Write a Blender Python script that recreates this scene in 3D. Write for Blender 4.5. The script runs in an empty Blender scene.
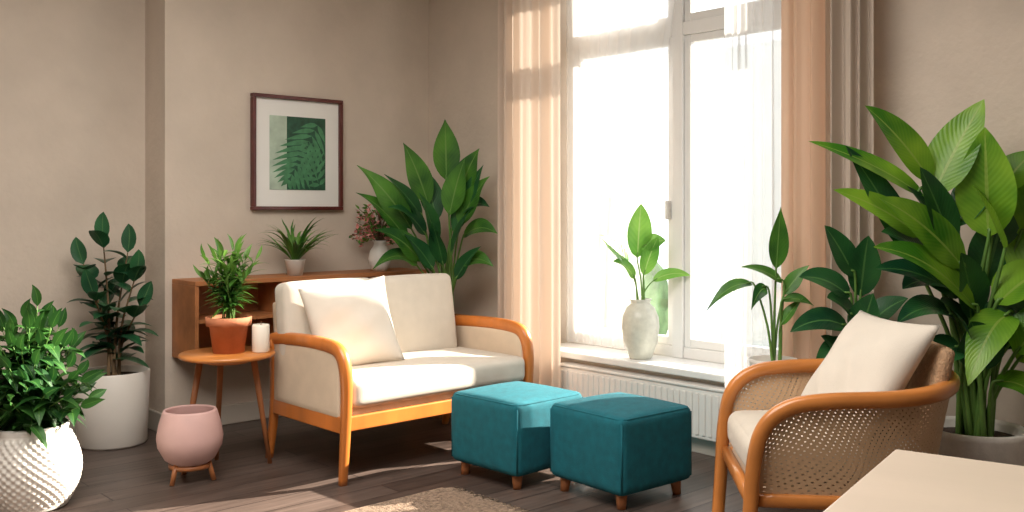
import bpy, bmesh, math, random
from mathutils import Vector, Matrix
R = random.Random(7)
scene = bpy.context.scene
PI = math.pi
# ---------- camera axes in the room (X along back wall, Y along window wall)
CR = Vector((0.7359, -0.6773, 0)); CD = Vector((0.6773, 0.7359, 0)); UP = Vector((0, 0, 1))

# ================= materials =================
def nt(name):
    m = bpy.data.materials.new(name); m.use_nodes = True
    t = m.node_tree; b = t.nodes['Principled BSDF']
    return m, t, b
def L(t, a, b): t.links.new(a, b)
def simple(name, c, rough=.6, scale=20, var=.06, bump=.1, bscale=None, stretch=None, sheen=0, coat=0, detail=4, bdist=.01):
    m, t, b = nt(name)
    tc = t.nodes.new('ShaderNodeTexCoord'); mp = t.nodes.new('ShaderNodeMapping')
    L(t, tc.outputs['Object'], mp.inputs[0])
    if stretch: mp.inputs['Scale'].default_value = stretch
    n = t.nodes.new('ShaderNodeTexNoise'); n.inputs['Scale'].default_value = scale; n.inputs['Detail'].default_value = detail
    L(t, mp.outputs[0], n.inputs['Vector'])
    r = t.nodes.new('ShaderNodeValToRGB')
    r.color_ramp.elements[0].position = .3; r.color_ramp.elements[1].position = .7
    r.color_ramp.elements[0].color = [max(0, x*(1-var)) for x in c] + [1]
    r.color_ramp.elements[1].color = [min(1, x*(1+var)) for x in c] + [1]
    L(t, n.outputs['Fac'], r.inputs[0]); L(t, r.outputs[0], b.inputs['Base Color'])
    b.inputs['Roughness'].default_value = rough
    b.inputs['Sheen Weight'].default_value = sheen
    b.inputs['Coat Weight'].default_value = coat
    if bump:
        n2 = t.nodes.new('ShaderNodeTexNoise'); n2.inputs['Scale'].default_value = bscale or scale*4; n2.inputs['Detail'].default_value = 3
        L(t, mp.outputs[0], n2.inputs['Vector'])
        bp = t.nodes.new('ShaderNodeBump'); bp.inputs['Strength'].default_value = bump; bp.inputs['Distance'].default_value = bdist
        L(t, n2.outputs['Fac'], bp.inputs['Height']); L(t, bp.outputs[0], b.inputs['Normal'])
    return m
def leafmat(name, c1, c2, rib, trans=.25, rough=.38, veins=70):
    m, t, b = nt(name)
    uv = t.nodes.new('ShaderNodeUVMap'); sp = t.nodes.new('ShaderNodeSeparateXYZ'); L(t, uv.outputs[0], sp.inputs[0])
    def mth(op, a, bb=None):
        n = t.nodes.new('ShaderNodeMath'); n.operation = op
        for i, v in enumerate((a, bb)):
            if v is None: continue
            if isinstance(v, (int, float)): n.inputs[i].default_value = v
            else: L(t, v, n.inputs[i])
        return n.outputs[0]
    au = mth('ABSOLUTE', mth('SUBTRACT', sp.outputs[0], .5))
    mid = mth('LESS_THAN', au, .03)
    vn = mth('SINE', mth('MULTIPLY', mth('SUBTRACT', sp.outputs[1], mth('MULTIPLY', au, .5)), veins))
    tc = t.nodes.new('ShaderNodeTexCoord'); n = t.nodes.new('ShaderNodeTexNoise'); n.inputs['Scale'].default_value = 5
    L(t, tc.outputs['Object'], n.inputs['Vector'])
    fac = mth('ADD', mth('MULTIPLY', mth('SUBTRACT', n.outputs['Fac'], .5), 3.4), mth('ADD', .5, mth('MULTIPLY', vn, .05)))
    mx = t.nodes.new('ShaderNodeMix'); mx.data_type = 'RGBA'; mx.inputs['A'].default_value = (*c1, 1); mx.inputs['B'].default_value = (*c2, 1)
    L(t, fac, mx.inputs['Factor'])
    mx2 = t.nodes.new('ShaderNodeMix'); mx2.data_type = 'RGBA'; mx2.inputs['B'].default_value = (*rib, 1)
    L(t, mx.outputs['Result'], mx2.inputs['A']); L(t, mth('MULTIPLY', mid, .7), mx2.inputs['Factor'])
    L(t, mx2.outputs['Result'], b.inputs['Base Color']); b.inputs['Roughness'].default_value = rough
    bp = t.nodes.new('ShaderNodeBump'); bp.inputs['Strength'].default_value = .12; bp.inputs['Distance'].default_value = .004
    L(t, vn, bp.inputs['Height']); L(t, bp.outputs[0], b.inputs['Normal'])
    tr = t.nodes.new('ShaderNodeBsdfTranslucent'); L(t, mx2.outputs['Result'], tr.inputs['Color'])
    ms = t.nodes.new('ShaderNodeMixShader'); ms.inputs[0].default_value = trans
    out = t.nodes['Material Output']
    L(t, b.outputs[0], ms.inputs[1]); L(t, tr.outputs[0], ms.inputs[2]); L(t, ms.outputs[0], out.inputs['Surface'])
    return m
def clothmat(name, c, trans=.4, transp=0.0, rough=.9):
    m, t, b = nt(name)
    b.inputs['Base Color'].default_value = (*c, 1); b.inputs['Roughness'].default_value = rough
    tc = t.nodes.new('ShaderNodeTexCoord'); n = t.nodes.new('ShaderNodeTexNoise'); n.inputs['Scale'].default_value = 300
    L(t, tc.outputs['Object'], n.inputs['Vector'])
    bp = t.nodes.new('ShaderNodeBump'); bp.inputs['Strength'].default_value = .15; bp.inputs['Distance'].default_value = .002
    L(t, n.outputs['Fac'], bp.inputs['Height']); L(t, bp.outputs[0], b.inputs['Normal'])
    tr = t.nodes.new('ShaderNodeBsdfTranslucent'); tr.inputs['Color'].default_value = (*c, 1)
    ms = t.nodes.new('ShaderNodeMixShader'); ms.inputs[0].default_value = trans
    L(t, b.outputs[0], ms.inputs[1]); L(t, tr.outputs[0], ms.inputs[2])
    out = t.nodes['Material Output']; last = ms.outputs[0]
    if transp:
        tp = t.nodes.new('ShaderNodeBsdfTransparent'); m2 = t.nodes.new('ShaderNodeMixShader'); m2.inputs[0].default_value = transp
        L(t, last, m2.inputs[1]); L(t, tp.outputs[0], m2.inputs[2]); last = m2.outputs[0]
    L(t, last, out.inputs['Surface'])
    return m

M_wall = simple('plaster_taupe', (.60, .515, .435), .9, 3, .07, .35, 30)
M_ceil = simple('ceiling_white', (.75, .72, .68), .9, 4, .02, .05)
M_base = simple('baseboard_paint', (.52, .47, .41), .5, 6, .03, 0)
M_white = simple('white_paint', (.74, .74, .73), .4, 8, .02, 0)
M_honey = simple('honey_wood', (.54, .165, .03), .35, 6, .25, .05, 40, (1, 1, .25), coat=.3)
M_honeyh = simple('honey_wood_chair', (.54, .195, .045), .33, 6, .22, .05, 40, (.6, .6, 1), coat=.3)
M_walnut = simple('walnut_wood', (.38, .145, .05), .5, 7, .3, .05, 50, (.2, 1, 1))
M_dark = simple('dark_wood', (.22, .085, .035), .45, 8, .2, .05)
M_dark2 = simple('leg_wood', (.38, .14, .05), .4, 12, .2, .03)
M_cream = simple('cream_fabric', (.62, .56, .48), .95, 14, .04, .35, 420, sheen=.15, bdist=.003)
M_side = simple('cream_side_fabric', (.66, .53, .40), .95, 14, .05, .4, 380, bdist=.003)
M_pill = simple('pillow_fabric', (.68, .62, .54), .95, 9, .03, .3, 300, sheen=.15, bdist=.003)
M_teal = simple('teal_fabric', (.001, .11, .145), .9, 30, .15, .5, 380, bdist=.003)
M_terra = simple('terracotta', (.56, .20, .095), .75, 12, .12, .15)
M_pot = simple('white_ceramic', (.70, .66, .61), .45, 5, .03, .03)
M_potg = simple('grey_ceramic', (.72, .69, .65), .6, 30, .08, .1)
M_stone = simple('glazed_stoneware', (.60, .60, .52), .3, 40, .08, .12)
M_pink = simple('pink_ceramic', (.60, .385, .36), .6, 10, .04, .05)
M_soil = simple('soil', (.05, .03, .02), 1, 60, .4, .8, 120)
M_stem = simple('green_stem', (.12, .25, .05), .5, 10, .2, 0)
M_brst = simple('brown_stem', (.16, .10, .05), .8, 20, .3, .2)
M_wax = simple('candle_wax', (.85, .80, .70), .4, 10, .02, 0)
M_table = simple('pale_tabletop', (.60, .50, .41), .35, 5, .05, .03, 60, (1, .25, 1))
M_frame = simple('frame_mahogany', (.10, .022, .018), .3, 12, .25, .02)
M_mat = simple('mat_board', (.82, .81, .78), .8, 10, .01, 0)
M_artg = simple('print_green', (.015, .075, .04), .5, 25, .35, 0)
M_artl = simple('print_fern', (.06, .22, .10), .5, 25, .25, 0)
M_artw = simple('print_reflection', (.42, .52, .42), .5, 12, .2, 0)  # pale tone of a reflection, painted as colour
M_rug = simple('jute_rug', (.36, .26, .19), 1, 60, .35, 1.0, 160)
M_radi = simple('radiator_enamel', (.74, .71, .68), .35, 5, .02, 0)
M_pinkfl = simple('pink_petals', (.76, .30, .28), .7, 40, .4, 0)
M_facade = simple('facade_render', (.72, .74, .72), .9, 2, .05, .05)
M_fwin = simple('facade_glass', (.35, .42, .44), .2, 2, .05, 0)
M_hedge = simple('hedge_foliage', (.22, .36, .16), .9, 3, .5, .8, 6)
M_cement = simple('pavement', (.4, .4, .38), .9, 3, .1, .1)
M_curt = clothmat('curtain_linen', (.70, .59, .50), .3)
M_curt2 = clothmat('curtain_taupe', (.50, .42, .35), .1)
M_curt3 = clothmat('curtain_peach', (.76, .54, .39), .45)
M_sheer = clothmat('sheer_voile', (.80, .80, .80), .4, .5)
M_rub = leafmat('leaf_dark', (.008, .05, .025), (.03, .14, .05), (.10, .22, .08), .12, .3)
M_bush = leafmat('leaf_bush', (.008, .055, .012), (.045, .15, .024), (.12, .28, .05), .2, .45)
M_pal = leafmat('leaf_fine', (.04, .15, .02), (.16, .34, .05), (.2, .36, .08), .25)
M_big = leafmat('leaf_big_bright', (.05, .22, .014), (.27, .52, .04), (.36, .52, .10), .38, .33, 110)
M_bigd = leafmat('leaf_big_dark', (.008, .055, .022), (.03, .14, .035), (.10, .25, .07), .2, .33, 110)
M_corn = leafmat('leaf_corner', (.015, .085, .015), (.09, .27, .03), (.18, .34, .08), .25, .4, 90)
M_vase = leafmat('leaf_vase', (.07, .26, .03), (.24, .50, .08), (.4, .55, .2), .45, .4, 60)
M_rat = simple('rattan_back', (.46, .29, .17), .8, 60, .2, .6, 150)

# floor planks
def floor_mat():
    m, t, b = nt('dark_planks')
    tc = t.nodes.new('ShaderNodeTexCoord'); br = t.nodes.new('ShaderNodeTexBrick')
    L(t, tc.outputs['Object'], br.inputs['Vector'])
    br.inputs['Scale'].default_value = 1; br.inputs['Brick Width'].default_value = 1.5; br.inputs['Row Height'].default_value = .14
    br.inputs['Mortar Size'].default_value = .003; br.offset = .37
    br.inputs['Color1'].default_value = (.070, .050, .042, 1); br.inputs['Color2'].default_value = (.125, .092, .078, 1)
    br.inputs['Mortar'].default_value = (.012, .008, .008, 1)
    mp = t.nodes.new('ShaderNodeMapping'); mp.inputs['Scale'].default_value = (1.5, 22, 1); L(t, tc.outputs['Object'], mp.inputs[0])
    n = t.nodes.new('ShaderNodeTexNoise'); n.inputs['Scale'].default_value = 2; n.inputs['Detail'].default_value = 6; L(t, mp.outputs[0], n.inputs['Vector'])
    mx = t.nodes.new('ShaderNodeMix'); mx.data_type = 'RGBA'; mx.blend_type = 'MULTIPLY'; mx.inputs['Factor'].default_value = .8
    r = t.nodes.new('ShaderNodeValToRGB'); r.color_ramp.elements[0].position = .3; r.color_ramp.elements[1].position = .7
    r.color_ramp.elements[0].color = (.5, .48, .46, 1); r.color_ramp.elements[1].color = (1.2, 1.2, 1.2, 1)
    L(t, n.outputs['Fac'], r.inputs[0]); L(t, br.outputs['Color'], mx.inputs['A']); L(t, r.outputs[0], mx.inputs['B'])
    L(t, mx.outputs['Result'], b.inputs['Base Color']); b.inputs['Roughness'].default_value = .36
    bp = t.nodes.new('ShaderNodeBump'); bp.inputs['Strength'].default_value = .3; bp.inputs['Distance'].default_value = .003
    L(t, br.outputs['Fac'], bp.inputs['Height']); bp.invert = True; L(t, bp.outputs[0], b.inputs['Normal'])
    return m
M_floor = floor_mat()
def cane_mat():
    m, t, b = nt('cane_weave')
    b.inputs['Base Color'].default_value = (.60, .40, .24, 1); b.inputs['Roughness'].default_value = .6
    uv = t.nodes.new('ShaderNodeUVMap')
    outs = []
    for rot in (0, PI/2, PI/4, -PI/4):
        mp = t.nodes.new('ShaderNodeMapping'); mp.inputs['Rotation'].default_value = (0, 0, rot); L(t, uv.outputs[0], mp.inputs[0])
        w = t.nodes.new('ShaderNodeTexWave'); w.inputs['Scale'].default_value = 30 if abs(rot) in (0, PI/2) else 21.2
        L(t, mp.outputs[0], w.inputs['Vector'])
        g = t.nodes.new('ShaderNodeMath'); g.operation = 'GREATER_THAN'; g.inputs[1].default_value = .40; L(t, w.outputs['Fac'], g.inputs[0]); outs.append(g.outputs[0])
    cur = outs[0]
    for o in outs[1:]:
        a = t.nodes.new('ShaderNodeMath'); a.operation = 'MAXIMUM'; L(t, cur, a.inputs[0]); L(t, o, a.inputs[1]); cur = a.outputs[0]
    tp = t.nodes.new('ShaderNodeBsdfTransparent'); ms = t.nodes.new('ShaderNodeMixShader')
    L(t, cur, ms.inputs[0]); L(t, tp.outputs[0], ms.inputs[1]); L(t, b.outputs[0], ms.inputs[2])
    L(t, ms.outputs[0], t.nodes['Material Output'].inputs['Surface'])
    return m
M_cane = cane_mat()
def glass_mat():
    m, t, b = nt('window_glass')
    tp = t.nodes.new('ShaderNodeBsdfTransparent'); gl = t.nodes.new('ShaderNodeBsdfGlossy'); gl.inputs['Roughness'].default_value = .02
    ms = t.nodes.new('ShaderNodeMixShader'); ms.inputs[0].default_value = .05
    L(t, tp.outputs[0], ms.inputs[1]); L(t, gl.outputs[0], ms.inputs[2]); L(t, ms.outputs[0], t.nodes['Material Output'].inputs['Surface'])
    return m
M_glass = glass_mat()

# ================= mesh helpers =================
def finish(name, bm, mat, parent=None, smooth=True, loc=(0, 0, 0), rot=(0, 0, 0)):
    bmesh.ops.recalc_face_normals(bm, faces=bm.faces)
    me = bpy.data.meshes.new(name); bm.to_mesh(me); bm.free()
    if smooth:
        for p in me.polygons: p.use_smooth = True
    o = bpy.data.objects.new(name, me); scene.collection.objects.link(o)
    if mat: me.materials.append(mat)
    o.location = loc; o.rotation_euler = rot
    if parent: o.parent = parent
    return o
def empty(name, loc=(0, 0, 0), rz=0):
    e = bpy.data.objects.new(name, None); scene.collection.objects.link(e)
    e.location = loc; e.rotation_euler = (0, 0, rz); e.empty_display_size = .1
    return e
def addbox(bm, a, b, bev=0, seg=2):
    t = bmesh.new(); bmesh.ops.create_cube(t, size=1)
    a = Vector(a); b = Vector(b); c = (a+b)/2; s = b-a
    for v in t.verts: v.co = Vector((v.co.x*s.x+c.x, v.co.y*s.y+c.y, v.co.z*s.z+c.z))
    if bev: bmesh.ops.bevel(t, geom=list(t.edges), offset=bev, segments=seg, affect='EDGES', profile=.5)
    me = bpy.data.meshes.new('t'); t.to_mesh(me); t.free(); bm.from_mesh(me); bpy.data.meshes.remove(me)
def box(name, a, b, mat, parent=None, bev=0, seg=2):
    bm = bmesh.new(); addbox(bm, a, b, bev, seg); return finish(name, bm, mat, parent, smooth=False)
def rbox(name, size, r, mat, parent=None, loc=(0, 0, 0), rot=(0, 0, 0), dome=0, cuts=15, puff=0, sag=0):
    bm = bmesh.new(); bmesh.ops.create_cube(bm, size=2); bmesh.ops.subdivide_edges(bm, edges=bm.edges, cuts=cuts, use_grid_fill=True)
    h = Vector(size)/2
    for v in bm.verts:
        u = v.co.copy()
        q = Vector([math.copysign(1-(1-abs(c))**1.7, c) if abs(c) < 1 else c for c in u])
        p = Vector((q.x*h.x, q.y*h.y, q.z*h.z))
        i = Vector([max(-(h[k]-r), min(h[k]-r, p[k])) for k in range(3)])
        d = p-i
        if d.length > 1e-9: p = i+d.normalized()*r
        if dome and u.z > 0: p.z += dome*(1-q.x**2)*(1-q.y**2)*u.z
        if puff:
            p.y += math.copysign(puff, u.y)*abs(u.y)*(1-q.x**2)*(1-q.z**2)
            p.x += math.copysign(puff, u.x)*abs(u.x)*(1-q.y**2)*(1-q.z**2)
        v.co = p
    return finish(name, bm, mat, parent, loc=loc, rot=rot)
def pillow(name, w, h, th, mat, parent, loc, rot, n=28, seed=1):
    rr = random.Random(seed); ph = [rr.uniform(0, 6) for _ in range(6)]
    bm = bmesh.new(); top = {}; bot = {}
    for i in range(n+1):
        for j in range(n+1):
            u = -1+2*i/n; v = -1+2*j/n
            k = (1-abs(u)**2.4)*(1-abs(v)**2.4)
            z = th/2*max(k, 0)**.55
            x = u*w/2*(1-.08*(1-v*v)*abs(u)); y = v*h/2*(1-.08*(1-u*u)*abs(v))
            wr = .007*math.sin(5*u+3*v+ph[0])*k+.005*math.sin(9*v-4*u+ph[1])*k
            top[i, j] = bm.verts.new((x, y, z+wr))
            bot[i, j] = top[i, j] if (i in (0, n) or j in (0, n)) else bm.verts.new((x, y, -z+wr))
    for i in range(n):
        for j in range(n):
            bm.faces.new((top[i, j], top[i+1, j], top[i+1, j+1], top[i, j+1]))
            bm.faces.new((bot[i, j+1], bot[i+1, j+1], bot[i+1, j], bot[i, j]))
    return finish(name, bm, mat, parent, loc=loc, rot=rot)
def lathe_bm(bm, prof, seg=48, c=(0, 0, 0), fn=None):
    rings = []
    for (r, z) in prof:
        if r < 1e-5: rings.append([bm.verts.new((c[0], c[1], c[2]+z))]); continue
        ring = []
        for k in range(seg):
            a = 2*PI*k/seg; rr = r+(fn(a, z) if fn else 0)
            ring.append(bm.verts.new((c[0]+rr*math.cos(a), c[1]+rr*math.sin(a), c[2]+z)))
        rings.append(ring)
    for A, B in zip(rings, rings[1:]):
        for k in range(seg):
            k2 = (k+1) % seg
            if len(A) == 1 and len(B) == 1: break
            if len(A) == 1: bm.faces.new((A[0], B[k], B[k2]))
            elif len(B) == 1: bm.faces.new((A[k], A[k2], B[0]))
            else: bm.faces.new((A[k], A[k2], B[k2], B[k]))
def lathe(name, prof, mat, parent=None, seg=48, loc=(0, 0, 0), fn=None):
    bm = bmesh.new(); lathe_bm(bm, prof, seg, (0, 0, 0), fn); return finish(name, bm, mat, parent, loc=loc)
def cat(pts, n=8):
    P = [Vector(p) for p in pts]; P = [2*P[0]-P[1]]+P+[2*P[-1]-P[-2]]; out = []
    for i in range(1, len(P)-2):
        for k in range(n):
            t = k/n; a, b, c, d = P[i-1:i+3]
            out.append(.5*((2*b)+(c-a)*t+(2*a-5*b+4*c-d)*t*t+(3*b-a-3*c+d)*t**3))
    out.append(P[-2]); return out
def sweep(bm, pts, sz, up=(0, 0, 1), seg=12, sq=2.0):
    N = len(pts); prev = None; rings = []
    up = Vector(up)
    for i, p in enumerate(pts):
        tan = (pts[min(i+1, N-1)]-pts[max(i-1, 0)]).normalized()
        s = tan.cross(up)
        if s.length < .05: s = prev.copy() if prev else Vector((1, 0, 0))
        s = (s-tan*s.dot(tan)).normalized()
        if prev is not None and s.dot(prev) < 0: s = -s
        prev = s; n = s.cross(tan)
        a, b = sz(i/(N-1)) if callable(sz) else sz
        ring = []
        for k in range(seg):
            th = 2*PI*k/seg; cx = math.cos(th); sx = math.sin(th)
            x = math.copysign(abs(cx)**(2/sq), cx); y = math.copysign(abs(sx)**(2/sq), sx)
            ring.append(bm.verts.new(p+s*a*x+n*b*y))
        rings.append(ring)
    for A, B in zip(rings, rings[1:]):
        for k in range(seg): bm.faces.new((A[k], A[(k+1) % seg], B[(k+1) % seg], B[k]))
    bm.faces.new(rings[0]); bm.faces.new(rings[-1])
def tube(name, pts, sz, mat, parent=None, n=8, up=(0, 0, 1), seg=12, sq=2.0):
    bm = bmesh.new(); sweep(bm, cat(pts, n) if n else [Vector(p) for p in pts], sz, up, seg, sq); return finish(name, bm, mat, parent)

# ---------- leaves
def leaf(bm, p0, p1, p2, w, nd, fold=.25, n=10, kind='ov', wav=.0):
    uvl = bm.loops.layers.uv.verify(); S = (-1, -.5, 0, .5, 1); rows = []
    ph = R.uniform(0, 6)
    for i in range(n+1):
        t = i/n
        pos = p0*(1-t)**2+p1*2*t*(1-t)+p2*t*t
        tan = ((p1-p0)*(1-t)+(p2-p1)*t).normalized()
        s = tan.cross(nd)
        if s.length < 1e-3: s = tan.cross(Vector((.3, .5, .8)))
        s.normalize(); nr = s.cross(tan)
        if kind == 'ov': k = math.sin(PI*t**.75)**.8 if 0 < t < 1 else 0
        elif kind == 'lan': k = math.sin(PI*t**.7)**1.1 if 0 < t < 1 else 0
        else: k = (1-t)**.7*min(1, .4+t*4)
        k = max(k, .015)*w/2
        rows.append([(bm.verts.new(pos+s*k*x+nr*(fold*k*abs(x)+wav*w*abs(x)*math.sin(t*11+ph+x))), (.5+.5*x, t)) for x in S])
    for A, B in zip(rows, rows[1:]):
        for k in range(4):
            q = (A[k], A[k+1], B[k+1], B[k])
            f = bm.faces.new([v for v, _ in q])
            for lp, (_, uv) in zip(f.loops, q): lp[uvl].uv = uv
            f.smooth = True
def fin_leaf(name, bm, mat, parent):
    me = bpy.data.meshes.new(name); bm.to_mesh(me); bm.free(); me.materials.append(mat)
    o = bpy.data.objects.new(name, me); scene.collection.objects.link(o); o.parent = parent; return o
def loc3(x, d, z, s): return (CR*x+CD*d+UP*z)*s
def stalked(parent, rimz, s, specs, mleaf, fold=.22, sw=.006, kind='ov', root=.05, wav=.01, tag='', wm=1.0, sun=0):
    """specs: (bx,bz,tx,tz,bd,td,w,arch) plant-local units, s metres per unit"""
    bl = bmesh.new(); bs = bmesh.new()
    for sp in specs:
        bx, bz, tx, tz, bd, td, w = sp[:7]; arch = sp[7] if len(sp) > 7 else .15
        a = R.uniform(0, 6.28); r0 = R.uniform(0, root)
        root_p = Vector((r0*math.cos(a), r0*math.sin(a), rimz))
        B = loc3(bx, bd, bz, s)+Vector((0, 0, rimz)); T = loc3(tx, td, tz, s)+Vector((0, 0, rimz))
        d = T-B; c = B+d*.45+UP*d.length*arch
        tan0 = (c-B).normalized()
        mid = root_p.lerp(B, .5); mid.x = root_p.x+(B.x-root_p.x)*.3; mid.y = root_p.y+(B.y-root_p.y)*.3
        sweep(bs, cat([root_p-UP*.02, mid, B-tan0*.01, B+tan0*.03], 5), lambda t: (sw*(1.3-.7*t), sw*(1.3-.7*t)), seg=6)
        nd = (UP*R.uniform(.6, 1.0)-CD*R.uniform(.4, .9)+CR*R.uniform(-.5, .3)).normalized()
        leaf(bl, B, c, T, w*s*wm, nd, fold, 14, kind, wav)
    fin_leaf(tag+'leaves', bl, mleaf, parent); finish(tag+'stems', bs, M_stem, parent)
def shrub(parent, rimz, stems, nl, ll, lw, mleaf, mstem=None, sw=.005, kind='ov', start=.25, elev=(0, 60), fold=.25, droop=.25):
    """stems: list of local end points (x,d,z) metres above rim"""
    bl = bmesh.new(); bs = bmesh.new()
    for (x, d, z) in stems:
        a = R.uniform(0, 6.28); p0 = Vector((.03*math.cos(a), .03*math.sin(a), rimz-.02)); p2 = CR*x+CD*d+UP*(z+rimz)
        pm = p0.lerp(p2, .5); pm.x *= .6; pm.y *= .6
        path = cat([p0, pm, p2], 10)
        sweep(bs, path, lambda t: (sw*(1.2-.8*t), sw*(1.2-.8*t)), seg=6)
        az = R.uniform(0, 6.28)
        for k in range(nl):
            t = start+(1-start)*(k+.5)/nl; q = path[min(int(t*(len(path)-1)), len(path)-1)]
            az += 2.4+R.uniform(-.4, .4); e = math.radians(R.uniform(*elev)+30*(t-.5))
            dr = Vector((math.cos(az)*math.cos(e), math.sin(az)*math.cos(e), math.sin(e)))
            l = ll*R.uniform(.75, 1.15)*(1-.25*max(0, t-.7)); P = q+dr*l
            leaf(bl, q, q+dr*l*.5+UP*l*.08, P-UP*l*droop, lw*R.uniform(.8, 1.15), (UP+dr*-.3).normalized(), fold, 7, kind)
        dr = (path[-1]-path[-3]).normalized()
        leaf(bl, path[-1], path[-1]+dr*ll*.5, path[-1]+dr*ll*.8+CR*R.uniform(-.04, .04), lw*.8, (-CD+UP*.3).normalized(), fold, 7, kind)
    fin_leaf('leaves', bl, mleaf, parent); finish('stems', bs, mstem or M_stem, parent)

# ================= ROOM =================
XW, YB, YR, XP, H = 3.93, 5.08, 5.345, 2.15, 2.85
X0, Y0 = -2.2, -2.2
WY0, WY1, WZ0, WZ1, XO = 2.28, 4.02, .41, 2.68, 4.24
box('floor', (X0-.2, Y0-.2, -.1), (XO, YR+.2, 0), M_floor)
box('ceiling', (X0-.2, Y0-.2, H), (XO, YR+.2, H+.1), M_ceil)
box('wall_back', (XP, YB, 0), (XO, YB+.46, H), M_wall)
box('wall_back_recess', (X0-.2, YR, 0), (XP, YR+.2, H), M_wall)
box('wall_left', (X0-.2, Y0-.2, 0), (X0, YR, H), M_wall)
box('wall_front', (X0, Y0-.2, 0), (XO, Y0, H), M_wall)
bm = bmesh.new()
addbox(bm, (XW, Y0, 0), (XO, WY0, H)); addbox(bm, (XW, WY1, 0), (XO, YB, H))
addbox(bm, (XW, WY0, 0), (XO, WY1, WZ0-.03)); addbox(bm, (XW, WY0, WZ1), (XO, WY1, H))
finish('wall_window', bm, M_wall, smooth=False)
def baseboard(name, a, b):
    bm = bmesh.new(); addbox(bm, a, b, .006, 2); finish(name, bm, M_base, smooth=False)
baseboard('baseboard_back', (XP-.015, YB-.016, 0), (XW, YB, .11))
baseboard('baseboard_recess', (X0, YR-.016, 0), (XP, YR, .11))
baseboard('baseboard_pier', (XP-.016, YB-.016, 0), (XP, YR, .11))
baseboard('baseboard_window', (XW-.016, Y0, 0), (XW, YB, .11))
# sill
bm = bmesh.new(); addbox(bm, (XW-.07, WY0-.04, WZ0-.032), (XO-.07, WY1+.04, WZ0+.004), .008, 3)
finish('trim_sill', bm, M_white, smooth=False)
# window frame
win = empty('window_1', (XO-.065, 0, 0))
bm = bmesh.new(); fz0, fz1 = WZ0+.004, WZ1; T = 2.16; MY = 3.2
def fb(y0, y1, z0, z1, x0=-.03, x1=.03): addbox(bm, (x0, y0, z0), (x1, y1, z1), .004, 2)
fb(WY0, WY0+.06, fz0, fz1); fb(WY1-.06, WY1, fz0, fz1)
fb(WY0+.06, MY-.035, fz0, fz0+.06); fb(MY+.035, WY1-.06, fz0, fz0+.06); fb(WY0+.06, WY1-.06, fz1-.06, fz1)
fb(WY0+.06, MY-.034, T-.035, T+.035, -.033, .033); fb(MY+.034, WY1-.06, T-.035, T+.035, -.033, .033); fb(MY-.035, MY+.035, fz0, fz1-.06, -.038, .038)
finish('frame', bm, M_white, win, smooth=False)
bm = bmesh.new()
for (a, b) in ((WY0+.06, MY-.035), (MY+.035, WY1-.06)):
    for (c, d) in ((fz0+.06, T-.035), (T+.035, fz1-.06)):
        fb(a, a+.04, c, d, -.02, .025); fb(b-.04, b, c, d, -.02, .025); fb(a+.04, b-.04, c, c+.045, -.019, .024); fb(a+.04, b-.04, d-.04, d, -.019, .024)
finish('sashes', bm, M_white, win, smooth=False)
bm = bmesh.new()
for (a, b) in ((WY0+.1, MY-.075), (MY+.075, WY1-.1)):
    for (c, d) in ((fz0+.105, T-.075), (T+.08, fz1-.1)): addbox(bm, (0, a, c), (.004, b, d))
finish('glass', bm, M_glass, win, smooth=False)
bm = bmesh.new(); addbox(bm, (-.06, MY+.05, 1.15), (-.02, MY+.065, 1.25), .004); finish('handle', bm, M_potg, win, smooth=False)

# radiator
rad = empty('radiator', (XW-.052, 3.1, 0))
bm = bmesh.new(); addbox(bm, (-.033, -.70, .09), (.035, .70, .335), .01, 3)
for k in range(36):
    y = -.67+k*1.34/35; addbox(bm, (-.04, y-.011, .11), (-.03, y+.011, .315), .005, 2)
addbox(bm, (-.04, -.71, .335), (.045, .71, .35), .004)
addbox(bm, (-.02, -.6, 0), (.02, -.57, .1)); addbox(bm, (-.02, .57, 0), (.02, .6, .1))
finish('panel', bm, M_radi, rad, smooth=False)

# curtains
def curtain(name, x, y0, y1, z0, z1, folds, amp, mat, seed=0, gather=.0, nz=16, flare=.1, lean=0):
    rr = random.Random(seed); ph = rr.uniform(0, 6); ph2 = rr.uniform(0, 6); nx = folds*14
    bm = bmesh.new(); g = []
    for i in range(nx+1):
        u = i/nx; col = []
        for j in range(nz+1):
            v = j/nz
            f = folds*2*PI*(u+.035*math.sin(u*7+ph)+.01*math.sin(v*3+u*9))
            A = amp*(.65+.35*math.sin(u*11+ph2))*(1-.25*v+flare*(1-v))
            y = y0+u*(y1-y0)-lean*(1-u)*v**1.5
            col.append(bm.verts.new((x+A*math.sin(f)+.25*A*math.sin(2*f+ph), y+.25*A*math.cos(f+ph2), z0+v*(z1-z0))))
        g.append(col)
    for i in range(nx):
        for j in range(nz): bm.faces.new((g[i][j], g[i+1][j], g[i+1][j+1], g[i][j+1]))
    return finish(name, bm, mat)
curtain('curtain', 3.755, 3.70, 4.20, .02, 2.72, 7, .042, M_curt, 1)
curtain('curtain', 3.74, 2.11, 2.32, .02, 2.72, 3, .04, M_curt3, 2)
curtain('curtain', 3.76, 1.91, 2.10, .02, 2.72, 3, .045, M_curt2, 5)
curtain('sheer_curtain', 4.105, 3.42, 4.0, .43, 2.66, 9, .018, M_sheer, 3, lean=.3)
curtain('sheer_curtain', 3.79, 2.36, 2.66, .02, 2.70, 7, .024, M_sheer, 4)
rod = empty('curtain_rod', (3.77, 3.1, 2.74))
tube('rod', [(0, -1.3, 0), (0, 1.35, 0)], (.014, .014), M_dark, rod, n=0)
bm = bmesh.new()
for y in (-1.2, 1.28): addbox(bm, (-.01, y-.01, -.012), (.16, y+.01, .012))
finish('brackets', bm, M_dark, rod, smooth=False)

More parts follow.
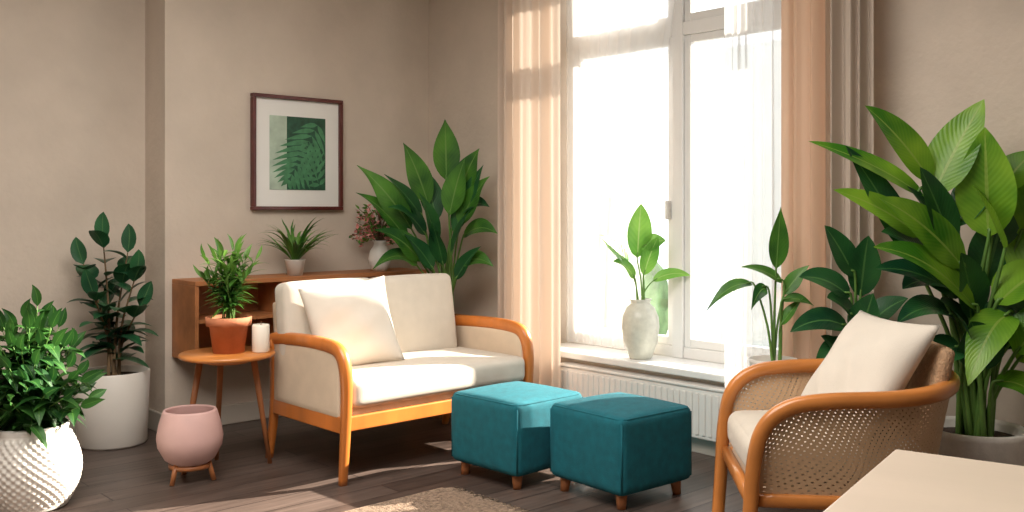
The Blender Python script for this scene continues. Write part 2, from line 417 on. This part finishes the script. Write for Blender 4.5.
# outside
box('ground_street', (XO+.1, -20, -3.2), (30, 25, -3.0), M_cement)
bld = empty('neighbour_building', (13, 6, -3))
box('facade', (0, -8, 0), (4, 3.2, 6.8), M_facade, bld)
bm = bmesh.new(); bf = bmesh.new()
for i in range(5):
    for j in range(3):
        y = -7+i*2.0; z = .5+j*2.1
        addbox(bm, (-.03, y, z), (.02, y+1, z+1.4)); addbox(bf, (-.06, y-.1, z-.15), (.0, y+1.1, z)); addbox(bf, (-.06, y+.47, z), (0, y+.53, z+1.4))
finish('panes', bm, M_fwin, bld, smooth=False); finish('ledges', bf, M_white, bld, smooth=False)
bm = bmesh.new()
for k in range(14):
    t = bmesh.new(); bmesh.ops.create_icosphere(t, subdivisions=3, radius=R.uniform(.5, .8))
    o = Vector((R.uniform(-.6, .6), R.uniform(-.8, .8), R.uniform(2.2, 4.3)))
    for v in t.verts: v.co = v.co*(1+R.uniform(-.12, .12))+o
    me = bpy.data.meshes.new('t'); t.to_mesh(me); t.free(); bm.from_mesh(me); bpy.data.meshes.remove(me)
tree = empty('street_tree', (10, 9.3, -3)); finish('crown', bm, M_hedge, tree)
tube('trunk', [(0, 0, 0), (.05, 0, 1.5), (0, 0, 3)], (.15, .15), M_brst, tree)

# ================= LOVESEAT =================
ls = empty('loveseat', (2.295, 3.58, 0)); W, D = 1.14, .66
for k, x in enumerate((.025, W-.025)):
    tube('arm_%d' % (k+1), [(x, .03, 0), (x, .012, .2), (x, .0, .40), (x, .01, .51), (x, .05, .575), (x, .14, .597), (x, .35, .60), (x, .60, .585), (x, .655, .56)],
         lambda t: (.017+.014*min(1, t*2.2), .019+.006*min(1, t*3)), M_honey, ls, up=(1, 0, .01), sq=3)
    tube('leg_back_%d' % (k+1), [(x, .68, 0), (x, .63, .25), (x, .62, .58)], lambda t: (.016+.008*t, .018+.008*t), M_honey, ls, up=(1, 0, 0), sq=3)
    box('side_rail_%d' % (k+1), (x-.016, .01, .225), (x+.016, .64, .30), M_honey, ls, .006, 3)
    rbox('side_panel_%d' % (k+1), (.035, .58, .30), .015, M_side, ls, loc=(x, .325, .435), cuts=9)
bm = bmesh.new(); addbox(bm, (.03, .0, .235), (W-.03, .03, .30), .006, 3); addbox(bm, (.03, .62, .235), (W-.03, .65, .30), .006, 3)
finish('rails', bm, M_honey, ls, smooth=False)
rbox('seat_base', (W-.06, .60, .06), .015, M_side, ls, loc=(W/2, .32, .315), cuts=8)
rbox('seat_cushion', (W-.10, .56, .13), .035, M_cream, ls, loc=(W/2, .262, .395), dome=.02, puff=.006)
rbox('back_frame', (1.0, .05, .46), .02, M_side, ls, loc=(.53, .625, .53), rot=(math.radians(-6), 0, 0), cuts=9)
bw = .508
for k in range(2):
    rbox('back_cushion_%d' % (k+1), (bw, .13, .43), .036, M_cream, ls, loc=(.012+bw*(.5+k), .535, .64), rot=(math.radians(-9), 0, 0), puff=.007, dome=.006)
pillow('throw_pillow', .43, .43, .15, M_pill, ls, (.265, .325, .655), (math.radians(68), math.radians(-7), math.radians(-16)), seed=3)

# ================= OTTOMANS =================
def ottoman(x, y, rz):
    o = empty('ottoman', (x, y, 0), rz); s = .435
    rbox('body', (s, s, .315), .03, M_teal, o, loc=(0, 0, .2175), cuts=17, dome=.018, puff=.006)
    bm = bmesh.new(); h = s/2-.009; zt = .366
    loop = []
    for (cx, cy, a0) in ((1, 1, 0), (-1, 1, 90), (-1, -1, 180), (1, -1, 270)):
        for a in range(0, 91, 30):
            aa = math.radians(a0+a); loop.append(Vector((cx*(h-.03)+.03*math.cos(aa), cy*(h-.03)+.03*math.sin(aa), zt)))
    loop.append(loop[0].copy()); sweep(bm, loop, (.004, .004), seg=6)
    for sx in (-1, 1):
        for sy in (-1, 1):
            sweep(bm, [Vector((sx*h, sy*h, .08)), Vector((sx*h, sy*h, .35))], (.0045, .0045), seg=6)
    finish('piping', bm, M_teal, o)
    n = 1
    for sx in (-1, 1):
        for sy in (-1, 1):
            tube('leg_%d' % n, [(sx*.168, sy*.168, 0), (sx*.162, sy*.162, .075)], lambda t: (.018+.008*t, .018+.008*t), M_dark2, o, n=0, sq=3); n += 1
ottoman(3.005, 3.23, math.radians(2)); ottoman(3.135, 2.725, math.radians(-3))

# ================= WALL CABINET =================
cb = empty('wall_cabinet', (2.185, 4.785, .41)); cw, cd, ch = 1.50, .288, .42
bm = bmesh.new()
addbox(bm, (0, 0, ch-.025), (cw, cd, ch), .003); addbox(bm, (0, 0, 0), (cw, cd, .025), .003)
for x in (0, .50, 1.02, cw-.022): addbox(bm, (x, .003, .025), (x+.022, cd, ch-.025), .002)
addbox(bm, (.02, cd-.012, .02), (cw-.02, cd, ch-.02)); addbox(bm, (.022, .01, .2), (.50, cd-.01, .218))
finish('carcass', bm, M_walnut, cb, smooth=False)

# ================= SIDE TABLE =================
st = empty('side_table', (2.073, 4.20, 0))
lathe('top', [(0, .516), (.19, .516), (.213, .522), (.218, .531), (.213, .54), (0, .541)], M_honeyh, st, 64)
lathe('collar', [(0, .495), (.10, .495), (.105, .516), (0, .516)], M_honeyh, st, 32)
for k, a in enumerate((-12, 78, 150)):
    a = math.radians(a); c, s = math.cos(a), math.sin(a)
    tube('leg_%d' % (k+1), [(.20*c, .20*s, 0), (.12*c, .12*s, .515)], lambda t: (.010+.006*t, .010+.006*t), M_dark2, st, n=0)
e = empty('potted_palm', (2.08, 4.20, .541))
lathe('pot', [(0, 0), (.07, 0), (.088, .125), (.102, .125), (.105, .165), (.095, .165), (.09, .15), (0, .15)], M_terra, e)
lathe('soil', [(0, .152), (.09, .15)], M_soil, e, 24)
stems = [(.12*math.cos(a*2.4)*(.3+.7*(a % 3)/2), .12*math.sin(a*2.4)*(.3+.7*(a % 3)/2), R.uniform(.16, .33)) for a in range(24)]
shrub(e, .15, stems, 14, .11, .020, M_pal, None, .003, 'lan', .3, (0, 50), .2)
e = empty('pillar_candle', (2.195, 4.11, .541))
lathe('wax', [(0, 0), (.038, 0), (.04, .004), (.04, .122), (.036, .128), (.02, .122), (0, .120)], M_wax, e, 32)
tube('wick', [(0, 0, .118), (.002, 0, .14)], (.0015, .0015), M_dark, e, n=0, seg=6)

# cabinet-top decor
e = empty('potted_spider_plant', (2.82, 4.88, .83))
lathe('pot', [(0, 0), (.042, 0), (.056, .085), (.06, .09), (.053, .09), (.05, .08), (0, .08)], M_pot, e, 32)
bl = bmesh.new()
for k in range(70):
    az = R.uniform(0, 6.28); l = R.uniform(.20, .37); e0 = R.uniform(.8, 1.5)
    dr = Vector((math.cos(az), math.sin(az), 0)); p0 = Vector((0, 0, .08))+dr*.015
    p1 = p0+(dr*math.cos(e0)+UP*math.sin(e0))*l*.6; p2 = p1+(dr*1.0+UP*R.uniform(-.6, .5)).normalized()*l*.42
    leaf(bl, p0, p1, p2, R.uniform(.014, .026), (UP+.2*dr).normalized(), .3, 9, 'lan')
for v in bl.verts:
    if v.co.y > .12: v.co.y = .12+(v.co.y-.12)*.35
fin_leaf('leaves', bl, M_pal, e)
e = empty('flower_vase', (3.40, 4.88, .83))
lathe('vase', [(0, 0), (.04, 0), (.062, .03), (.07, .075), (.06, .12), (.038, .155), (.036, .17), (.045, .185), (.04, .185), (.03, .165), (0, .16)], M_pot, e, 40)
bs = bmesh.new(); bf = bmesh.new(); bl = bmesh.new()
for k in range(80):
    az = R.uniform(0, 6.28); rad_ = R.uniform(.02, .17); T_ = Vector((rad_*math.cos(az), rad_*math.sin(az), .18+R.uniform(.04, .25)-rad_*.3))
    sweep(bs, cat([Vector((0, 0, .16)), Vector((T_.x*.4, T_.y*.4, .18+(T_.z-.18)*.6)), T_], 4), (.0018, .0018), seg=5)
    for j in range(9):
        d = Vector((R.uniform(-1, 1), R.uniform(-1, 1), R.uniform(-.3, 1))).normalized()
        q = T_-UP*R.uniform(0, .04)
        leaf(bl if j > 4 else bf, q, q+d*.014, q+d*R.uniform(.02, .04), .02, Vector((R.uniform(-1, 1), R.uniform(-1, 1), 1)).normalized(), .3, 4, 'ov')
finish('stems', bs, M_brst, e); fin_leaf('blossoms', bf, M_pinkfl, e); fin_leaf('leaves', bl, M_pal, e)

# ================= PINK POT =================
e = empty('pink_planter', (1.866, 4.14, 0))
lathe('bowl', [(0, .062), (.06, .065), (.108, .10), (.138, .155), (.143, .195), (.134, .25), (.116, .308), (.112, .315), (.103, .315), (.102, .308), (.12, .25), (.13, .195), (.10, .12), (0, .10)], M_pink, e, 56)
for k in range(3):
    a = math.radians(k*120+200); c, s = math.cos(a), math.sin(a)
    tube('leg_%d' % (k+1), [(.105*c, .105*s, 0), (.08*c, .08*s, .09)], (.011, .011), M_dark2, e, n=0)
lathe('ring', [(.07, .06), (.092, .06), (.092, .078), (.07, .078), (.07, .06)], M_dark2, e, 40)

# ================= RUBBER PLANT =================
e = empty('potted_rubber_plant', (1.87, 5.07, 0))
lathe('pot', [(0, 0), (.16, 0), (.168, .01), (.182, .37), (.178, .375), (.168, .37), (.165, .34), (0, .34)], M_pot, e, 64)
lathe('soil', [(0, .345), (.166, .34)], M_soil, e, 32)
shrub(e, .34, [(-.04, -.02, .70), (.14, -.06, .52), (-.15, .0, .58), (.07, .02, .64), (-.06, -.08, .42), (.14, .0, .36)], 9, .19, .10, M_rub, M_brst, .008, 'ov', .22, (-5, 50), .2)

# ================= LEFT BUSH =================
e = empty('potted_pothos_bush', (1.225, 4.215, 0))
def weave(a, z): return .0045*math.sin(a*34+(PI if int(z/.015) % 2 else 0))*(1 if .02 < z < .30 else 0)-.002*abs(math.cos(z/.015*PI))
prof = [(0, 0), (.13, 0)]+[(.13+.062*math.sin(PI*min(1, (z/.31)*.88+.05))-.0, z) for z in [i*.005 for i in range(1, 63)]]+[(.15, .33), (.14, .335), (.13, .31), (0, .31)]
lathe('woven_pot', prof, M_pot, e, 272, fn=weave)
lathe('soil', [(0, .315), (.13, .31)], M_soil, e, 32)
stems = []
for k in range(70):
    a = k*2.39996; q = math.sqrt((k+.5)/70); stems.append((.225*q*math.cos(a), .225*q*math.sin(a), .36*(1-q**2.8)+.06+R.uniform(-.04, .04)))
stems.append((.03, 0, .50))
shrub(e, .31, stems, 9, .11, .052, M_bush, None, .004, 'lan', .3, (-40, 25), .25, .4)

# ================= CORNER PLANT =================
e = empty('potted_bird_of_paradise', (3.635, 4.525, 0))
bm = bmesh.new(); s = .17
for (a, b) in (((-s, -s, .0), (s, -s+.02, .56)), ((-s, s-.02, 0), (s, s, .56)), ((-s, -s+.02, 0), (-s+.02, s-.02, .56)), ((s-.02, -s+.02, 0), (s, s-.02, .56)), ((-s+.02, -s+.02, .02), (s-.02, s-.02, .04))): addbox(bm, a, b, .003)
finish('wooden_planter', bm, M_walnut, e, smooth=False)
box('soil', (-s+.02, -s+.02, .4), (s-.02, s-.02, .53), M_soil, e)
sp = [(0, 145, -1, 206, -5, -12, 25), (-18, 120, -42, 182, -5, -20, 22), (-34, 96, -82, 158, -15, -55, 22, .14), (-38, 84, -84, 132, -15, -50, 20, .2),
      (12, 128, 34, 176, -12, -25, 23), (14, 100, 44, 148, -18, -32, 24, .2), (18, 88, 52, 92, -20, -38, 22, .4), (-24, 64, -68, 96, -20, -50, 21, .25),
      (16, 60, 48, 60, -20, -35, 19, .4), (4, 110, 20, 166, -20, -30, 23), (-28, 60, -68, 58, -20, -50, 18, .45)]
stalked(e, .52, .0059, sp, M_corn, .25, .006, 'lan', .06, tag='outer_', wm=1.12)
sp = [(-10, 104, -26, 160, 0, 0, 22), (-8, 80, -24, 132, -20, -40, 22), (6, 70, 26, 116, -22, -42, 22), (-20, 90, -54, 118, -16, -42, 22, .3), (-2, 60, -12, 104, -20, -40, 20), (10, 46, 36, 80, -20, -34, 18),
      (-24, 108, -58, 150, -10, -40, 20, .1), (16, 112, 44, 118, -16, -30, 20, .4), (8, 92, 38, 160, -14, -26, 20, .1), (-12, 56, -40, 92, -20, -34, 20)]
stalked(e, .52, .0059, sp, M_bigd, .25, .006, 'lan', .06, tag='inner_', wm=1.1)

# ================= PICTURE =================
pf = empty('framed_fern_print', (2.945, 5.06, 1.533)); pw, phh = .30, .334
bm = bmesh.new(); t_ = .022
for (a, b) in (((-pw, -.018, -phh), (pw, .019, -phh+t_)), ((-pw, -.018, phh-t_), (pw, .019, phh)), ((-pw, -.018, -phh+t_), (-pw+t_, .019, phh-t_)), ((pw-t_, -.018, -phh+t_), (pw, .019, phh-t_))): addbox(bm, a, b, .004)
finish('frame', bm, M_frame, pf, smooth=False)
box('mat_board', (-pw+t_, .004, -phh+t_), (pw-t_, .016, phh-t_), M_mat, pf)
box('print', (-.075, .001, -.215), (.185, .005, .215), M_artg, pf)
box('reflection_band', (-.185, .001, -.215), (-.075, .005, .215), M_artw, pf)  # whitish reflection over the left of the print, painted as a strip
bm = bmesh.new()
def ff(p0, ang, l, n, lw):
    d = Vector((math.cos(ang), 0, math.sin(ang)))
    for k in range(n):
        t = (k+.5)/n; q = p0+d*l*t
        for sgn in (-1, 1):
            a2 = ang+sgn*math.radians(62-22*t); dd = Vector((math.cos(a2), 0, math.sin(a2))); ll = l*.5*math.sin(PI*(.15+.8*t))
            leaf(bm, q, q+dd*ll*.5, q+dd*ll-UP*.02, lw, Vector((0, -1, 0)), 0, 5, 'lan')
ff(Vector((.14, -.0005, .19)), math.radians(240), .42, 11, .03); ff(Vector((.15, -.0015, -.20)), math.radians(112), .28, 8, .026)
for v in bm.verts: v.co.x = max(-.18, min(.18, v.co.x)); v.co.z = max(-.21, min(.21, v.co.z))
fin_leaf('palm_frond', bm, M_artl, pf)

# ================= WINDOW VASE =================
e = empty('vase_with_leaves', (3.98, 3.32, WZ0+.004))
lathe('vase', [(0, 0), (.055, 0), (.062, .01), (.09, .09), (.10, .17), (.096, .22), (.075, .27), (.052, .29), (.05, .30), (.06, .315), (.053, .315), (.04, .29), (0, .28)], M_stone, e, 48)
sp = [(-3, 45, 0, 98, 0, -5, 26), (-12, 38, -42, 68, 0, -6, 22, .1), (2, 55, 24, 62, 0, -6, 20), (12, 22, 48, 28, -2, -6, 13, .25), (-6, 25, -28, 42, -3, -14, 18, .3), (3, 28, 16, 66, -2, -10, 17)]
stalked(e, .29, .0054, sp, M_vase, .2, .004, 'ov', .02)

# ================= ARMCHAIR =================
ac = empty('rattan_armchair', (3.02, 1.675, 0), math.radians(133))
half = [(.35, .31, 0), (.335, .315, .2), (.32, .32, .42), (.29, .322, .53), (.22, .327, .592), (.11, .33, .615), (-.10, .325, .625), (-.24, .27, .635), (-.33, .15, .645), (-.355, 0, .65)]
U = [(x, -y, z) for x, y, z in half]+[(x, y, z) for x, y, z in half[-2::-1]]
tube('arm_rail', U, lambda t: (.020+.006*math.sin(PI*t), .022+.005*math.sin(PI*t)), M_honeyh, ac, 8, sq=2.6)
lowh = [(.31, .29, .30), (.0, .30, .30), (-.18, .26, .30), (-.27, .15, .30), (-.29, 0, .30)]
low = [(x, -y, z) for x, y, z in lowh]+[(x, y, z) for x, y, z in lowh[-2::-1]]
tube('seat_rail', low, (.018, .022), M_honeyh, ac, 6, sq=2.6)
tube('front_rail', [(.315, -.30, .30), (.325, .30, .30)], (.018, .025), M_honeyh, ac, n=0, sq=3)
bm = bmesh.new(); uvl = bm.loops.layers.uv.verify()
topc = cat([(x, -y, z-.02) for x, y, z in half[3:]]+[(x, y, z-.02) for x, y, z in half[-2:2:-1]], 8)
lowc = cat([(x, y, z) for x, y, z in low], 16)
n = 60; m_ = 8; gr = []
def at(P, t): f = t*(len(P)-1); i = min(int(f), len(P)-2); return P[i].lerp(P[i+1], f-i)
ul = 0; pr = None
for i in range(n+1):
    a = at(topc, i/n); b = at(lowc, i/n)
    if pr is not None: ul += (a-pr).length
    pr = a
    gr.append([(bm.verts.new(b.lerp(a, j/m_)), (ul, j/m_*.32)) for j in range(m_+1)])
for i in range(n):
    for j in range(m_):
        q = (gr[i][j], gr[i+1][j], gr[i+1][j+1], gr[i][j+1]); f = bm.faces.new([v for v, _ in q])
        for lp, (_, uv) in zip(f.loops, q): lp[uvl].uv = uv
finish('cane_panel', bm, M_cane, ac)
for k, y in enumerate((-.22, .22)):
    tube('leg_back_%d' % (k+1), [(-.32, y*1.05, 0), (-.24, y, .30)], lambda t: (.015+.006*t, .015+.006*t), M_honeyh, ac, n=0)
rbox('seat_base', (.56, .56, .05), .02, M_side, ac, loc=(.02, 0, .315), cuts=8)
rbox('seat_cushion', (.55, .55, .13), .045, M_cream, ac, loc=(.045, 0, .405), dome=.02, puff=.008)
rbox('backrest', (.05, .46, .42), .024, M_rat, ac, loc=(-.25, 0, .565), rot=(0, math.radians(-14), 0), cuts=10)
pillow('chair_pillow', .46, .46, .16, M_pill, ac, (-.08, .04, .655), (math.radians(0), math.radians(54), math.radians(16)), seed=8)

# ================= TABLE (foreground) =================
tb = empty('dining_table', (1.89, .915, 0), math.radians(13))
box('top', (-1.3, -.85, .69), (0, 0, .72), M_table, tb, .006, 3)
n = 1
for x in (-1.22, -.08):
    for y in (-.77, -.08):
        box('leg_%d' % n, (x-.03, y-.03, 0), (x+.03, y+.03, .69), M_table, tb, .004); n += 1

# ================= RUG =================
rg = empty('jute_rug', (0, 0, 0))
bm = bmesh.new(); addbox(bm, (1.15, 2.3, .0), (2.60, 3.26, .010), .003)
for k in range(60):
    y = 2.312+k*.0159; addbox(bm, (1.155, y, .009), (2.595, y+.009, .0135), .002, 1)
finish('weave', bm, M_rug, rg, smooth=False)
bm = bmesh.new()
for k in range(100):
    y = 2.31+k*.94/99
    sweep(bm, [Vector((2.595, y, .007)), Vector((2.63, y+R.uniform(-.006, .006), .006)), Vector((2.66+R.uniform(-.01, .01), y+R.uniform(-.012, .012), .003))], (.003, .003), seg=5)
finish('fringe', bm, M_rug, rg)

# ================= RIGHT PLANTS =================
e = empty('potted_banana_plant', (3.67, 1.475, 0))
lathe('pot', [(0, 0), (.14, 0), (.15, .01), (.182, .38), (.185, .40), (.175, .405), (.165, .39), (.16, .36), (0, .36)], M_potg, e, 56)
lathe('soil', [(0, .37), (.163, .365)], M_soil, e, 32)
sp = [(-44, 240, 4, 335, -5, -12, 40, .05), (-46, 255, -116, 328, -6, -20, 32, .12), (4, 200, -4, 306, -20, -30, 46, .05), (14, 190, -22, 250, -30, -45, 46, .1),
      (22, 245, 54, 285, -6, -12, 30, .1), (-10, 130, -122, 192, -25, -60, 36, .22), (10, 135, 62, 178, -25, -45, 46, .15), (20, 125, -32, 62, -30, -55, 34, .35),
      (30, 120, 90, 110, -20, -40, 44, .3), (-50, 240, -168, 294, 0, -10, 22, .1), (-55, 200, -146, 246, -5, -18, 26, .12), (30, 80, 76, 118, -25, -45, 36, .2),
      (34, 160, 80, 232, -15, -30, 42, .1), (6, 60, 52, 30, -30, -60, 30, .4), (40, 200, 96, 300, -10, -16, 40, .1), (30, 150, 110, 190, -10, -20, 40, .2), (-20, 170, -110, 238, -20, -40, 34, .15), (20, 90, 66, 140, -40, -60, 38, .15)]
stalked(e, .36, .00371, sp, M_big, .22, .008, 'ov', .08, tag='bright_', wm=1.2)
sp = [(-38, 170, -100, 205, 0, -20, 32, .2), (-30, 150, -80, 150, -6, -22, 34, .3), (-24, 120, -90, 118, -10, -34, 30, .35), (-14, 150, -40, 220, 0, -6, 38, .1),
      (10, 150, 30, 230, 0, -6, 44, .1), (-20, 90, -60, 70, -15, -30, 28, .4), (24, 170, 70, 260, 0, -5, 34, .1), (-5, 120, -25, 185, -12, -26, 40, .1), (15, 90, 30, 150, -14, -26, 40, .1), (-8, 170, -70, 250, 0, -8, 32, .1),
      (-20, 140, -110, 170, -10, -30, 30, .2), (-12, 100, -50, 140, -20, -36, 36, .2), (0, 70, -20, 120, -20, -36, 36, .2), (30, 130, 60, 190, -10, -20, 44, .1),
      (-28, 190, -64, 268, -14, -24, 32, .08), (-16, 210, 22, 284, -2, -4, 36, .06), (20, 100, 46, 160, -30, -40, 36, .1), (-60, 180, -130, 290, 2, -6, 28, .1)]
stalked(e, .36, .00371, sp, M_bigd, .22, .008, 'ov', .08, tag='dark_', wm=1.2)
e = empty('potted_fig_plant', (3.575, 1.895, 0))
lathe('pot', [(0, 0), (.10, 0), (.125, .40), (.13, .41), (.118, .41), (.11, .38), (0, .38)], M_potg, e, 40)
sp = [(-8, 120, -60, 140, -10, -18, 32, .25), (-10, 90, -70, 88, -10, -24, 30, .3), (-5, 70, -48, 50, -12, -28, 28, .4), (4, 120, 10, 180, -5, -10, 34), (8, 90, 44, 120, -12, -22, 34, .2),
      (-3, 140, -34, 190, -8, -14, 30, .1), (6, 60, 40, 62, -14, -26, 30, .3), (-6, 100, -38, 122, -16, -34, 32, .2), (0, 80, 6, 126, -16, -34, 34, .1), (-8, 46, -40, 84, -12, -22, 28, .2), (2, 40, 28, 84, -14, -30, 28, .1)]
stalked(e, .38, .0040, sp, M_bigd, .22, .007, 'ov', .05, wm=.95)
e = empty('potted_calathea', (3.57, 2.255, 0))
lathe('pot', [(0, 0), (.08, 0), (.10, .56), (.104, .575), (.095, .575), (.088, .55), (0, .55)], M_pot, e, 40)
sp = [(2, 96, 6, 158, -2, -4, 22, .05), (-22, 80, -70, 54, -4, -10, 17, .35), (8, 82, -36, 98, -3, -8, 17, .2), (10, 70, 34, 100, -2, -6, 16, .15), (8, 64, 36, 60, -6, -14, 17, .3), (-8, 76, -26, 56, -6, -14, 14, .5), (6, 40, 26, 68, -6, -12, 15, .1)]
stalked(e, .55, .0042, sp, M_corn, .22, .005, 'lan', .03)

# ================= LIGHT =================
w = bpy.data.worlds.new('World'); scene.world = w; w.use_nodes = True
bg = w.node_tree.nodes['Background']; bg.inputs[0].default_value = (.95, .98, 1, 1); bg.inputs[1].default_value = 2.1
sun = bpy.data.lights.new('sun', 'SUN'); sun.energy = 25; sun.angle = math.radians(.7); sun.color = (1, .90, .76)
so = bpy.data.objects.new('sun', sun); scene.collection.objects.link(so)
so.rotation_euler = Vector((-1, .38, -.60)).to_track_quat('-Z', 'Y').to_euler(); so.location = (10, 2, 8)
al = bpy.data.lights.new('ceiling_fill', 'AREA'); al.energy = 135; al.size = 2.4; al.color = (1, .94, .86)  # added fill light, unseen, brightens the room from above
ao = bpy.data.objects.new('ceiling_fill', al); scene.collection.objects.link(ao); ao.location = (1.0, 2.3, 2.8)

cam = bpy.data.cameras.new('camera'); co = bpy.data.objects.new('camera', cam); scene.collection.objects.link(co)
co.location = (0, 0, 1.2); co.rotation_euler = (math.radians(90), 0, math.atan2(-.6773, .7359))
cam.sensor_width = 36; cam.lens = 34.1; cam.shift_y = -46/1024; cam.clip_start = .05
scene.camera = co
scene.view_settings.view_transform = 'Standard'
scene.view_settings.exposure = .15
